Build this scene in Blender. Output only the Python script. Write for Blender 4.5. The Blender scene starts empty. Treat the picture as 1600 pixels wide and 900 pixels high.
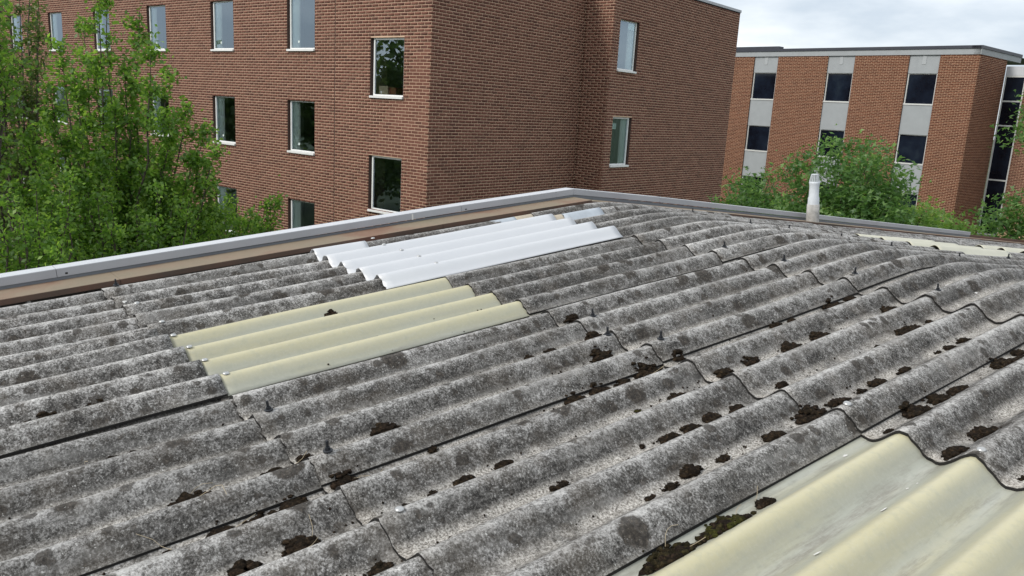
import bpy, math, random
import numpy as np
from mathutils import Matrix, Vector

# ------------------------------------------------------------------ camera, world, sun, exposure
S = bpy.context.scene
COL = S.collection
FPX, PITCH, ROLL = 1269.85, 0.2173418, 0.0553240      # focal length in px of the 1600 px picture
CAMZ = 5.1
cp, sp = math.cos(PITCH), math.sin(PITCH)
cr, sr = math.cos(ROLL), math.sin(ROLL)
FW = np.array([0, cp, -sp]); UP0 = np.array([0, sp, cp]); RI0 = np.array([1., 0, 0])
RI = cr*RI0 + sr*UP0; UP = -sr*RI0 + cr*UP0
CAM = np.array([0, 0, CAMZ])
cam_d = bpy.data.cameras.new('camera'); cam = bpy.data.objects.new('camera', cam_d); COL.objects.link(cam)
cam_d.sensor_width = 36; cam_d.lens = 36*FPX/1600; cam_d.clip_start = 0.05; cam_d.clip_end = 3000
Mx = Matrix(((RI[0], UP[0], -FW[0], 0), (RI[1], UP[1], -FW[1], 0), (RI[2], UP[2], -FW[2], CAMZ), (0, 0, 0, 1)))
cam.matrix_world = Mx
S.camera = cam
S.render.resolution_x, S.render.resolution_y = 1024, 576

SUN_EL, SUN_AZ = math.radians(40), math.radians(243)   # azimuth clockwise from +Y (north)
w = bpy.data.worlds.new('World'); S.world = w; w.use_nodes = True
nt = w.node_tree; nt.nodes.clear()
wo = nt.nodes.new('ShaderNodeOutputWorld'); bg = nt.nodes.new('ShaderNodeBackground')
sky = nt.nodes.new('ShaderNodeTexSky'); sky.sky_type = 'NISHITA'; sky.sun_disc = False
sky.sun_elevation = SUN_EL; sky.sun_rotation = SUN_AZ; sky.dust_density = 2.0
tc = nt.nodes.new('ShaderNodeTexCoord'); mp = nt.nodes.new('ShaderNodeMapping'); mp.inputs['Scale'].default_value = (1, 1, 3.2)
no = nt.nodes.new('ShaderNodeTexNoise'); no.inputs['Scale'].default_value = 2.6; no.inputs['Detail'].default_value = 7; no.inputs['Roughness'].default_value = .52
mp.inputs['Location'].default_value = (.35, .2, .6)
cr1 = nt.nodes.new('ShaderNodeValToRGB')
cr1.color_ramp.elements[0].position = .40; cr1.color_ramp.elements[0].color = (4.4, 4.95, 5.6, 1)
cr1.color_ramp.elements[1].position = .60; cr1.color_ramp.elements[1].color = (8.2, 8.4, 8.5, 1)
mixw = nt.nodes.new('ShaderNodeMixRGB'); mixw.inputs['Fac'].default_value = .88
L_ = nt.links.new
L_(tc.outputs['Generated'], mp.inputs['Vector']); L_(mp.outputs['Vector'], no.inputs['Vector']); L_(no.outputs['Fac'], cr1.inputs['Fac'])
L_(sky.outputs['Color'], mixw.inputs['Color1']); L_(cr1.outputs['Color'], mixw.inputs['Color2'])
L_(mixw.outputs['Color'], bg.inputs['Color']); L_(bg.outputs['Background'], wo.inputs['Surface'])
bg.inputs['Strength'].default_value = .1

sd = bpy.data.lights.new('sun', 'SUN'); sun = bpy.data.objects.new('sun', sd); COL.objects.link(sun)
sd.energy = 1.5; sd.angle = math.radians(14); sd.color = (1, .955, .89)
dsun = Vector((math.sin(SUN_AZ)*math.cos(SUN_EL), math.cos(SUN_AZ)*math.cos(SUN_EL), math.sin(SUN_EL)))
sun.rotation_euler = dsun.to_track_quat('Z', 'Y').to_euler(); sun.location = (-8, -8, 20)
S.view_settings.view_transform = 'Standard'; S.view_settings.look = 'None'
S.view_settings.exposure = 0.66; S.view_settings.gamma = 1

rnd = random.Random(7)
rng = np.random.default_rng(11)

# ------------------------------------------------------------------ helpers
def ray(u, v):
    return RI*((u-800)/FPX) - UP*((v-450)/FPX) + FW
def project(P):
    q = np.asarray(P) - CAM; z = q@FW
    return 800+FPX*(q@RI)/z, 450-FPX*(q@UP)/z, z

def link(name, me, mat=None, parent=None):
    o = bpy.data.objects.new(name, me); COL.objects.link(o)
    if mat is not None:
        for m in (mat if isinstance(mat, (list, tuple)) else [mat]):
            if len(me.materials) < 8: me.materials.append(m)
    if parent is not None: o.parent = parent
    return o
def empty(name, loc=(0, 0, 0), label=None, cat=None, group=None):
    o = bpy.data.objects.new(name, None); COL.objects.link(o); o.location = loc; o.empty_display_size = .2
    tag(o, label, cat, group); return o
def tag(o, label=None, cat=None, group=None, kind=None):
    if label: o['label'] = label
    if cat: o['category'] = cat
    if group: o['group'] = group
    if kind: o['kind'] = kind
    return o
def mesh_np(name, V, F, smooth=False):
    """V (n,3); F (m,k) array of one face size"""
    V = np.asarray(V, np.float32); F = np.asarray(F, np.int32)
    me = bpy.data.meshes.new(name); k = F.shape[1]
    me.vertices.add(len(V)); me.vertices.foreach_set('co', V.ravel())
    me.loops.add(F.size); me.loops.foreach_set('vertex_index', F.ravel())
    me.polygons.add(len(F)); me.polygons.foreach_set('loop_start', np.arange(0, F.size, k, dtype=np.int32))
    me.polygons.foreach_set('loop_total', np.full(len(F), k, np.int32))
    if smooth: me.polygons.foreach_set('use_smooth', np.ones(len(F), bool))
    me.update(calc_edges=True); me.validate()
    return me
BOXF = np.array([[0, 3, 2, 1], [4, 5, 6, 7], [0, 1, 5, 4], [1, 2, 6, 5], [2, 3, 7, 6], [3, 0, 4, 7]])
class MB:
    """collects shapes into one mesh; B = 3x3 basis and origin for local boxes"""
    def __init__(s): s.v = []; s.f = []
    def box(s, a0, a1, b0, b1, c0, c1, fn=None):
        n = len(s.v)
        for c in (c0, c1):
            for (a, b) in ((a0, b0), (a1, b0), (a1, b1), (a0, b1)):
                s.v.append(tuple(fn(a, b, c)) if fn else (a, b, c))
        s.f += [tuple(int(i)+n for i in f) for f in BOXF]
        return s
    def quad(s, *pts):
        n = len(s.v); s.v += [tuple(p) for p in pts]; s.f.append(tuple(range(n, n+len(pts)))); return s
    def lathe(s, prof, seg=20, cx=0, cy=0, cap=True):
        n = len(s.v)
        for (r, z) in prof:
            for k in range(seg):
                a = 2*math.pi*k/seg; s.v.append((cx+r*math.cos(a), cy+r*math.sin(a), z))
        for i in range(len(prof)-1):
            for k in range(seg):
                k2 = (k+1) % seg
                s.f.append((n+i*seg+k, n+i*seg+k2, n+(i+1)*seg+k2, n+(i+1)*seg+k))
        if cap:
            s.f.append(tuple(n+(len(prof)-1)*seg+k for k in range(seg)))
        return s
    def tube(s, pts, rad, seg=6):
        n = len(s.v); P = [np.array(p, float) for p in pts]
        for i, p in enumerate(P):
            d = P[min(i+1, len(P)-1)]-P[max(i-1, 0)]; d = d/(np.linalg.norm(d)+1e-9)
            a = np.cross(d, (0, 0, 1.)) if abs(d[2]) < .9 else np.cross(d, (1., 0, 0))
            a /= np.linalg.norm(a); b = np.cross(d, a)
            r = rad[i] if isinstance(rad, (list, tuple)) else rad
            for k in range(seg):
                t = 2*math.pi*k/seg; s.v.append(tuple(p+r*(a*math.cos(t)+b*math.sin(t))))
        for i in range(len(P)-1):
            for k in range(seg):
                k2 = (k+1) % seg
                s.f.append((n+i*seg+k, n+i*seg+k2, n+(i+1)*seg+k2, n+(i+1)*seg+k))
        return s
    def mesh(s, name, smooth=False):
        me = bpy.data.meshes.new(name); me.from_pydata(s.v, [], s.f)
        if smooth: me.polygons.foreach_set('use_smooth', np.ones(len(me.polygons), bool))
        me.update(); return me
    def build(s, name, mat, parent=None, smooth=False):
        return link(name, s.mesh(name, smooth), mat, parent)

# ------------------------------------------------------------------ materials
class NT:
    def __init__(s, name):
        s.m = bpy.data.materials.new(name); s.m.use_nodes = True; s.t = s.m.node_tree
        s.b = s.t.nodes['Principled BSDF']
    def n(s, typ, **kw):
        x = s.t.nodes.new('ShaderNode'+typ)
        for k, v in kw.items():
            if hasattr(x, k): setattr(x, k, v)
            else: x.inputs[k].default_value = v
        return x
    def l(s, a, b): s.t.links.new(a, b)
    def noise(s, vec, scale, detail=4, rough=.55, dist=0):
        x = s.n('TexNoise'); x.inputs['Scale'].default_value = scale; x.inputs['Detail'].default_value = detail
        x.inputs['Roughness'].default_value = rough; x.inputs['Distortion'].default_value = dist
        if vec is not None: s.l(vec, x.inputs['Vector'])
        return x
    def ramp(s, fac, stops, interp='LINEAR'):
        r = s.n('ValToRGB'); r.color_ramp.interpolation = interp; e = r.color_ramp.elements
        while len(e) > 1: e.remove(e[-1])
        e[0].position = stops[0][0]; e[0].color = col(stops[0][1])
        for p, c in stops[1:]:
            k = e.new(p); k.color = col(c)
        s.l(fac, r.inputs['Fac']); return r
    def mix(s, fac, a, b, mode='MIX'):
        x = s.n('MixRGB'); x.blend_type = mode
        for i, v in (('Fac', fac), ('Color1', a), ('Color2', b)):
            if hasattr(v, 'default_value'): s.l(v, x.inputs[i])
            elif i == 'Fac': x.inputs[i].default_value = v
            else: x.inputs[i].default_value = col(v)
        return x.outputs['Color']
    def math(s, op, a, b=None, clamp=False):
        x = s.n('Math'); x.operation = op; x.use_clamp = clamp
        for i, v in ((0, a), (1, b)):
            if v is None: continue
            if hasattr(v, 'default_value'): s.l(v, x.inputs[i])
            else: x.inputs[i].default_value = v
        return x.outputs[0]
    def bump(s, h, strength=.5, dist=.01):
        x = s.n('Bump'); x.inputs['Strength'].default_value = strength; x.inputs['Distance'].default_value = dist
        s.l(h, x.inputs['Height']); s.l(x.outputs['Normal'], s.b.inputs['Normal'])
    def coord(s, which='Object'):
        return s.n('TexCoord').outputs[which]
    def color(s, c): s.l(c, s.b.inputs['Base Color']) if hasattr(c, 'default_value') else setattr(s.b.inputs['Base Color'], 'default_value', col(c))
    def rough(s, v): s.b.inputs['Roughness'].default_value = v
def col(c):
    if isinstance(c, (int, float)): return (c, c, c, 1)
    return tuple(c)+(1,) if len(c) == 3 else tuple(c)

def m_plain(name, c, rough=.7, var=.12, scale=6, metallic=0):
    m = NT(name); v = m.coord()
    n = m.noise(v, scale, 5)
    m.color(m.mix(m.math('MULTIPLY', n.outputs['Fac'], 1), tuple(x*(1-var*1.6) for x in c), tuple(min(1, x*(1+var*1.6)) for x in c)))
    m.rough(rough); m.b.inputs['Metallic'].default_value = metallic
    return m.m

def m_asbestos():
    m = NT('weathered_cement_sheet'); co = m.coord()
    oi = m.n('ObjectInfo'); off = m.n('VectorMath', operation='SCALE'); off.inputs[0].default_value = (3.1, 7.3, 1.7); m.l(oi.outputs['Random'], off.inputs['Scale'])
    ad = m.n('VectorMath', operation='ADD'); m.l(co, ad.inputs[0]); m.l(off.outputs[0], ad.inputs[1]); v = ad.outputs[0]
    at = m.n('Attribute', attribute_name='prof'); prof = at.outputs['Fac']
    grain = m.noise(v, 125, 4, .80)                       # centimetre mottling of lichen crust
    mid = m.noise(v, 15, 7, .72)
    big = m.noise(v, 2.6, 3, .5)
    fine = m.noise(v, 46, 6, .78)
    t = m.math('ADD', m.math('MULTIPLY', grain.outputs['Fac'], .70), m.math('MULTIPLY', fine.outputs['Fac'], .45))
    t = m.math('ADD', t, m.math('ADD', m.math('MULTIPLY', mid.outputs['Fac'], .38), m.math('MULTIPLY', big.outputs['Fac'], .22)))
    # flank shade and lit crests painted into the crust tone
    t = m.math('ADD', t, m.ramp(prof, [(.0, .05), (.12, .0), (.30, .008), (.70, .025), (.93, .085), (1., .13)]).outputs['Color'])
    base = m.ramp(t, [(.74, (.019, .018, .017)), (.84, (.070, .066, .061)), (.915, (.165, .158, .148)), (.985, (.34, .33, .315))]).outputs['Color']
    hi = m.ramp(m.math('SUBTRACT', t, .98), [(.0, 0.), (.14, 1.)]).outputs['Color']
    base = m.mix(hi, base, (.64, .625, .60))
    tint = m.ramp(m.noise(v, 5.5, 3).outputs['Fac'], [(.50, 0.), (.68, 1.)])
    base = m.mix(m.math('MULTIPLY', tint.outputs['Color'], .28), base, (.13, .105, .078))
    # run-off streaks and sheet-to-sheet tone
    sm_ = m.n('Mapping'); sm_.inputs['Scale'].default_value = (1, .10, 1); m.l(v, sm_.inputs['Vector'])
    stk = m.ramp(m.noise(sm_.outputs[0], 17, 4, .6).outputs['Fac'], [(.50, 0.), (.66, 1.)]).outputs['Color']
    base = m.mix(m.math('MULTIPLY', stk, .38), base, (.062, .056, .048))
    stl = m.ramp(m.noise(sm_.outputs[0], 11, 4, .6).outputs['Fac'], [(.54, 0.), (.70, 1.)]).outputs['Color']
    base = m.mix(m.math('MULTIPLY', stl, .30), base, (.40, .39, .37))
    tone = m.ramp(oi.outputs['Random'], [(0., .80), (1., 1.14)]).outputs['Color']
    base = m.mix(1., base, tone, 'MULTIPLY')
    # dark round lichen patches of three sizes
    wob = m.noise(v, 30, 4, .6); vw = m.n('VectorMath', operation='MULTIPLY_ADD'); m.l(wob.outputs['Color'], vw.inputs[0]); vw.inputs[1].default_value = (.05, .05, .05); m.l(v, vw.inputs[2])
    def spots(scale, r0, r1, thresh):
        vo = m.n('TexVoronoi'); vo.inputs['Scale'].default_value = scale; vo.inputs['Randomness'].default_value = .9; m.l(vw.outputs[0], vo.inputs['Vector'])
        sep = m.n('SeparateColor'); m.l(vo.outputs['Color'], sep.inputs[0])
        rad = m.math('ADD', m.math('MULTIPLY', sep.outputs[0], r1-r0), r0)
        on = m.math('GREATER_THAN', sep.outputs[1], thresh)
        edge = m.math('MULTIPLY', m.math('SUBTRACT', rad, vo.outputs['Distance']), 16, clamp=True)
        return m.math('MULTIPLY', edge, on)
    s1 = spots(5.0, .14, .38, .44); s2 = spots(11, .12, .38, .36); s3 = spots(27, .12, .40, .45)
    dk = m.ramp(m.noise(v, 70, 4, .75).outputs['Fac'], [(.34, (.020, .018, .016)), (.58, (.066, .057, .048)), (.74, (.19, .165, .135))]).outputs['Color']
    base = m.mix(m.math('MULTIPLY', s1, .92), base, dk)
    base = m.mix(m.math('MULTIPLY', s2, .80), base, dk)
    base = m.mix(m.math('MULTIPLY', s3, .55), base, dk)
    # gritty pale deposit lying in the troughs
    tr = m.ramp(prof, [(.03, 1.), (.26, 0.)]).outputs['Color']
    patch = m.ramp(m.noise(v, 3.4, 5, .65).outputs['Fac'], [(.38, .12), (.55, 1.)]).outputs['Color']
    grit = m.ramp(m.noise(v, 120, 3, .8).outputs['Fac'], [(.36, (.09, .08, .066)), (.5, (.38, .355, .32)), (.62, (.70, .67, .62))]).outputs['Color']
    base = m.mix(m.math('MULTIPLY', m.math('MULTIPLY', tr, patch), .92), base, grit)
    # tiny white crust flecks
    fl = m.ramp(m.noise(v, 55, 5, .8).outputs['Fac'], [(.62, 0.), (.66, 1.)]).outputs['Color']
    base = m.mix(m.math('MULTIPLY', fl, .75), base, (.62, .61, .58))
    m.color(base); m.rough(.93); m.b.inputs['Specular IOR Level'].default_value = .2
    m.bump(m.math('ADD', m.math('MULTIPLY', grain.outputs['Fac'], .7), m.math('MULTIPLY', mid.outputs['Fac'], 1.2)), .55, .012)
    return m.m

def m_grp():
    """yellowed translucent plastic sheet"""
    m = NT('yellowed_plastic'); v = m.coord()
    st = m.n('Mapping'); st.inputs['Scale'].default_value = (1, .12, 1); m.l(v, st.inputs['Vector'])
    n1 = m.noise(st.outputs[0], 9, 5); n2 = m.noise(v, 26, 5, .65)
    at = m.n('Attribute', attribute_name='prof')
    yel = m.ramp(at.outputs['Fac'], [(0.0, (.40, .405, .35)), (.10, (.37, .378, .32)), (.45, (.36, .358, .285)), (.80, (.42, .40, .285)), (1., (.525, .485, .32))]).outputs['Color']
    c = m.mix(m.math('MULTIPLY', m.ramp(n1.outputs['Fac'], [(.45, 0.), (.72, 1.)]).outputs['Color'], .55), yel, (.44, .40, .23))
    c = m.mix(m.math('MULTIPLY', m.ramp(n2.outputs['Fac'], [(.5, 0.), (.75, 1.)]).outputs['Color'], .35), c, (.27, .29, .245))
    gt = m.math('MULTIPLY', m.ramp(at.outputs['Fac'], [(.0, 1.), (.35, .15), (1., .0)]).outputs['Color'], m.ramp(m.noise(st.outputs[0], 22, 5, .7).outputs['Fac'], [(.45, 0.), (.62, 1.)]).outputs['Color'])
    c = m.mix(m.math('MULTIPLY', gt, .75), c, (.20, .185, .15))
    fib = m.ramp(m.noise(v, 75, 5, .8).outputs['Fac'], [(.5, 0.), (.7, 1.)]).outputs['Color']
    c = m.mix(m.math('MULTIPLY', fib, .22), c, (.50, .50, .44))
    sc = m.ramp(m.noise(v, 190, 2, .8).outputs['Fac'], [(.68, 0.), (.74, 1.)]).outputs['Color']
    c = m.mix(m.math('MULTIPLY', sc, .35), c, (.25, .25, .21))
    m.color(c); m.rough(.42); m.b.inputs['Specular IOR Level'].default_value = .4
    m.bump(n2.outputs['Fac'], .08, .01)
    return m.m

def m_white_sheet():
    m = NT('white_coated_sheet'); v = m.coord(); n = m.noise(v, 3, 3)
    m.color(m.mix(n.outputs['Fac'], (.54, .555, .575), (.595, .605, .62))); m.rough(.35); return m.m

def m_brick(name, cols, objrand=False):
    m = NT(name); v = m.coord()
    if objrand: r = m.n('ObjectInfo').outputs['Random']
    else: r = m.n('NewGeometry').outputs['Random Per Island']
    n = len(cols); c = m.ramp(r, [(i/n, k) for i, k in enumerate(cols)], 'CONSTANT').outputs['Color']
    big = m.noise(m.n('NewGeometry').outputs['Position'], .40, 5)
    c = m.mix(m.math('MULTIPLY', big.outputs['Fac'], .5), c, tuple(x*.62 for x in cols[0]))
    g = m.noise(m.n('NewGeometry').outputs['Position'], 45, 4, .7)
    c = m.mix(.35, c, g.outputs['Fac'], 'OVERLAY')
    m.color(c); m.rough(.9); m.b.inputs['Specular IOR Level'].default_value = .25; return m.m

def m_glass(name, tint, refl):
    m = NT(name); t = m.t; t.nodes.remove(m.b); out = t.nodes['Material Output']
    tr = m.n('BsdfTransparent'); tr.inputs['Color'].default_value = col(tint)
    gl = m.n('BsdfGlossy'); gl.inputs['Roughness'].default_value = .0; gl.inputs['Color'].default_value = (.74, .88, 1, 1)
    v = m.coord(); bp = m.n('Bump'); bp.inputs['Strength'].default_value = .08; bp.inputs['Distance'].default_value = .02
    m.l(m.noise(v, 1.3, 2).outputs['Fac'], bp.inputs['Height']); m.l(bp.outputs['Normal'], gl.inputs['Normal'])
    fr = m.n('Fresnel'); fr.inputs['IOR'].default_value = 1.5
    fac = m.math('ADD', fr.outputs[0], refl, clamp=True)
    mx = m.n('MixShader'); m.l(fac, mx.inputs[0]); m.l(tr.outputs[0], mx.inputs[1]); m.l(gl.outputs[0], mx.inputs[2]); m.l(mx.outputs[0], out.inputs['Surface'])
    return m.m

def m_dark_glass():
    m = NT('dark_navy_glass'); v = m.coord(); n = m.noise(v, .9, 3)
    m.color(m.ramp(n.outputs['Fac'], [(.4, (.004, .006, .011)), (.62, (.010, .016, .028)), (.75, (.02, .03, .042))]).outputs['Color']); m.rough(.06); m.b.inputs['Specular IOR Level'].default_value = .35
    return m.m
def m_leaf(name, a, b, c):
    m = NT(name); t = m.t; t.nodes.remove(m.b); out = t.nodes['Material Output']
    r = m.n('NewGeometry').outputs['Random Per Island']
    k = m.ramp(r, [(0, a), (.5, b), (1, c)]).outputs['Color']
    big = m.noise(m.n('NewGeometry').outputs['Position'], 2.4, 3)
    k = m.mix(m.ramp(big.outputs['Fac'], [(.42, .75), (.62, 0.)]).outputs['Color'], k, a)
    d = m.n('BsdfDiffuse'); tl = m.n('BsdfTranslucent'); g = m.n('BsdfGlossy'); g.inputs['Roughness'].default_value = .45
    g.inputs['Color'].default_value = (.5, .5, .5, 1)
    m.l(k, d.inputs['Color']); k2 = m.mix(.5, k, (1.0, 1.0, .25), 'MULTIPLY'); k3 = m.mix(1, k2, (2.0, 2.0, 2.0), 'MULTIPLY'); m.l(k3, tl.inputs['Color'])
    m1 = m.n('MixShader'); m1.inputs[0].default_value = .46; m.l(d.outputs[0], m1.inputs[1]); m.l(tl.outputs[0], m1.inputs[2])
    m2 = m.n('MixShader'); m2.inputs[0].default_value = .05; m.l(m1.outputs[0], m2.inputs[1]); m.l(g.outputs[0], m2.inputs[2])
    m.l(m2.outputs[0], out.inputs['Surface']); return m.m

def m_moss():
    m = NT('moss'); v = m.coord(); n = m.noise(v, 60, 5, .75); n2 = m.noise(v, 9, 3)
    oi = m.n('Attribute', attribute_name='green')
    c = m.ramp(n.outputs['Fac'], [(.3, (.006, .005, .004)), (.50, (.022, .0155, .0105)), (.62, (.055, .036, .023)), (.76, (.13, .092, .06))]).outputs['Color']
    g = m.ramp(n.outputs['Fac'], [(.3, (.010, .010, .003)), (.5, (.055, .055, .012)), (.7, (.15, .15, .03))]).outputs['Color']
    m.color(m.mix(oi.outputs['Fac'], c, g)); m.rough(.97); m.b.inputs['Specular IOR Level'].default_value = .1
    m.bump(n.outputs['Fac'], 1, .02); return m.m

MAT = dict(
    sheet=m_asbestos(), edge=m_plain('shade_and_grime_edge', (.012, .011, .010), .9),  # edge: lap shadow and grime put into one near-black colour
    grp=m_grp(), cream=m_plain('cream_plastic', (.55, .53, .42), .5, .08, 4), white=m_white_sheet(),
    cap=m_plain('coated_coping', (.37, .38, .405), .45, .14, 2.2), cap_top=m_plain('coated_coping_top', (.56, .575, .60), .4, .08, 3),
    upstand=m_plain('shaded_upstand', (.15, .165, .185), .5, .1, 8),  # shade under the coping put into a darker grey
    void=m_plain('dark_timber', (.012, .011, .010), .9),
    brickA=m_brick('brown_brick', [(.176, .075, .053), (.198, .087, .062), (.156, .068, .049), (.214, .098, .070), (.184, .081, .057), (.128, .057, .043)]),
    brickA1=m_brick('brown_brick_piece', [(.176, .075, .053), (.198, .087, .062), (.156, .068, .049), (.214, .098, .070), (.184, .081, .057), (.128, .057, .043)], True),
    brickB=m_brick('orange_brick', [(.158, .055, .031), (.180, .066, .037), (.136, .048, .028), (.20, .079, .046), (.150, .054, .031), (.12, .041, .026)]),
    mortar=m_plain('mortar', (.58, .40, .28), .95, .2, 3), mortarB=m_plain('buff_mortar', (.56, .37, .24), .95, .15, 4), reveal=m_plain('shaded_brick_reveal', (.075, .045, .036), .95, .15, 12),  # reveal: brick colour darkened, the jamb's shade painted in
    frame=m_plain('white_frame', (.78, .78, .76), .4, .04), frameB=m_plain('pale_aluminium', (.62, .62, .60), .4, .05),
    glass=m_glass('tinted_glass', (.90, .97, .95), .22), glassB=m_dark_glass(),
    inner=m_plain('room_wall', (.34, .37, .36), .9), jambdark=m_plain('brown_jamb', (.30, .25, .19), .8, .06), jamb=m_plain('white_jamb', (.80, .84, .82), .8, .03),
    drain=m_plain('drain_cover', (.39, .41, .42), .8, .05, 3), concrete=m_plain('grey_concrete', (.335, .355, .365), .8, .07, 3), fascia=m_plain('dark_fascia', (.032, .036, .050), .5, .15, 3),
    bark=m_plain('bark', (.07, .058, .045), .95, .3, 14), paper=m_plain('paper', (.7, .78, .74), .8, .03),
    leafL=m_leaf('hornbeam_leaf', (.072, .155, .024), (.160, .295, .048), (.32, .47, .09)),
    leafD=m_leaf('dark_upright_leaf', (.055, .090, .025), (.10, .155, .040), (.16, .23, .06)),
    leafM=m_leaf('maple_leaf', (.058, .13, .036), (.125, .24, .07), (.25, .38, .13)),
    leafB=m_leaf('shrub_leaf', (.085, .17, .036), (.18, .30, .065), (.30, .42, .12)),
    moss=m_moss(), bolt=m_plain('blackened_bolt', (.012, .014, .018), .5, .2), steel=m_plain('zinc_washer', (.50, .50, .49), .35, .1, 40, .6),
    pvc=m_plain('white_pvc', (.58, .61, .64), .45, .10, 9), pvcgrey=m_plain('weathered_pipe', (.36, .35, .33), .85, .4, 18),
    card=m_plain('cardboard', (.62, .50, .36), .9, .08), cardred=m_plain('red_cardboard', (.25, .07, .04), .9, .1),
    tan=m_plain('bluish_paint', (.42, .46, .50), .8, .18, 9), beige=m_plain('beige_coating', (.46, .40, .31), .9, .25, 14),
    straw=m_plain('dry_straw', (.42, .35, .24), .9), chalk=m_plain('white_crust', (.68, .67, .64), .9, .08, 40),
    render=m_plain('rendered_wall', (.30, .28, .25), .9, .1, 2),
)
def m_ledge():
    m = NT('stained_flashing'); v = m.coord()
    n = m.noise(v, 1.6, 4); n2 = m.noise(v, 22, 5, .7)
    c = m.ramp(n.outputs['Fac'], [(.35, (.22, .185, .125)), (.5, (.25, .19, .13)), (.62, (.22, .125, .080)), (.75, (.16, .078, .052))]).outputs['Color']
    c = m.mix(m.math('MULTIPLY', n2.outputs['Fac'], .35), c, (.11, .085, .06))
    m.color(c); m.rough(.8); m.bump(n2.outputs['Fac'], .2, .01); return m.m
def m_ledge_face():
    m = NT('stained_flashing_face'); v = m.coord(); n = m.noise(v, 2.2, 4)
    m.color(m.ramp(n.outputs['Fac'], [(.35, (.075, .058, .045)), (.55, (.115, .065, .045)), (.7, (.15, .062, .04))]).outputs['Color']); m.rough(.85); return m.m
MAT['ledge'] = m_ledge(); MAT['ledge_face'] = m_ledge_face()
def m_grass():
    m = NT('grass_ground'); v = m.coord(); n = m.noise(v, .35, 5); n2 = m.noise(v, 9, 4, .7)
    c = m.ramp(n.outputs['Fac'], [(.3, (.030, .052, .014)), (.7, (.055, .085, .022))]).outputs['Color']
    m.color(m.mix(m.math('MULTIPLY', n2.outputs['Fac'], .6), c, (.02, .034, .010))); m.rough(.95); m.bump(n2.outputs['Fac'], .6, .05); return m.m

# ------------------------------------------------------------------ ground
gm = MB(); N = 24; R = 900
for i in range(N):
    for j in range(N):
        x0, x1 = -R+2*R*i/N, -R+2*R*(i+1)/N; y0, y1 = -R+2*R*j/N, -R+2*R*(j+1)/N
        gm.quad((x0, y0, 0), (x1, y0, 0), (x1, y1, 0), (x0, y1, 0))
tag(gm.build('ground', m_grass()), kind='structure')

# ------------------------------------------------------------------ brick facades
COURSE, BLEN, JOINT = 2.75/36, .2325, .0145
def facade(parent, name, O, t, nrm, L, z0, z1, opens, mats, proud=.0035, reveal=.11, zref=0., bz0=None, ext0=0., ext1=0., keep=None):
    """one wall plane: mortar backing with openings and reveals, and every brick as a box. O,t,nrm are 2-D; returns brick list"""
    O = np.array(O); t = np.array(t); nrm = np.array(nrm)
    def P(s, z, d=0.): q = O+t*s+nrm*d; return (q[0], q[1], z)
    us = sorted({0., L} | {o[0] for o in opens} | {o[1] for o in opens}); zs = sorted({z0, z1} | {o[2] for o in opens} | {o[3] for o in opens})
    mb = MB()
    for a, b in zip(us[:-1], us[1:]):
        for c, d in zip(zs[:-1], zs[1:]):
            if any(o[0] <= a+1e-6 and b <= o[1]+1e-6 and o[2] <= c+1e-6 and d <= o[3]+1e-6 for o in opens): continue
            mb.quad(P(a, c), P(b, c), P(b, d), P(a, d))
    revs = []
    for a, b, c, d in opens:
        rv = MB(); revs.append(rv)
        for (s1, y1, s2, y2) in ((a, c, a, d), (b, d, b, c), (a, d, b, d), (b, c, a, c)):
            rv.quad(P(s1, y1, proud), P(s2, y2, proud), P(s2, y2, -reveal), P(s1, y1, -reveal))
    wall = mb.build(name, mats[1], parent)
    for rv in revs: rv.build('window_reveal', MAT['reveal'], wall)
    bricks = []
    k0 = math.ceil(((bz0 if bz0 is not None else z0)-zref)/COURSE); k1 = math.floor((z1-zref)/COURSE)
    for k in range(k0, k1):
        za, zb = zref+k*COURSE+JOINT/2, zref+(k+1)*COURSE-JOINT/2; zm = (za+zb)/2
        cuts = sorted((o[0], o[1]) for o in opens if o[2] < zm < o[3])
        segs = []; s = -ext0
        for a, b in cuts: segs.append((s, a)); s = b
        segs.append((s, L+ext1))
        off = (k % 2)*BLEN/2
        for a, b in segs:
            i = math.floor((a-off)/BLEN)
            while off+i*BLEN < b:
                sa, sb = off+i*BLEN+JOINT/2, off+(i+1)*BLEN-JOINT/2
                full = sa >= a and sb <= b
                sa, sb = max(sa, a), min(sb, b); i += 1
                if sb-sa < .03: continue
                bricks.append((sa, sb, za, zb, full))
    B = np.array([[x[0], x[1], x[2], x[3]] for x in bricks]); full = np.array([x[4] for x in bricks])
    jit = rng.uniform(-.0012, .0012, len(B))
    d = proud+jit
    return dict(wall=wall, O=O, t=t, n=nrm, B=B, d=d, full=full)
def brick_mesh(name, fc, idx):
    B = fc['B'][idx]; d = fc['d'][idx]; n = len(B)
    sa, sb, za, zb = B.T
    V = np.zeros((n, 8, 3))
    for q, (s, z, dd) in enumerate(((sa, za, 0*d-.004), (sb, za, 0*d-.004), (sb, zb, 0*d-.004), (sa, zb, 0*d-.004), (sa, za, d), (sb, za, d), (sb, zb, d), (sa, zb, d))):
        V[:, q, 0] = fc['O'][0]+fc['t'][0]*s+fc['n'][0]*dd; V[:, q, 1] = fc['O'][1]+fc['t'][1]*s+fc['n'][1]*dd; V[:, q, 2] = z
    F = BOXF[1:][None]+(np.arange(n)*8)[:, None, None]
    return mesh_np(name, V.reshape(-1, 3), F.reshape(-1, 4))

def fr(O, t, nrm):
    """frame function (along, out, up) -> world"""
    return lambda a, d, z: (O[0]+t[0]*a+nrm[0]*d, O[1]+t[1]*a+nrm[1]*d, z)

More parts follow.
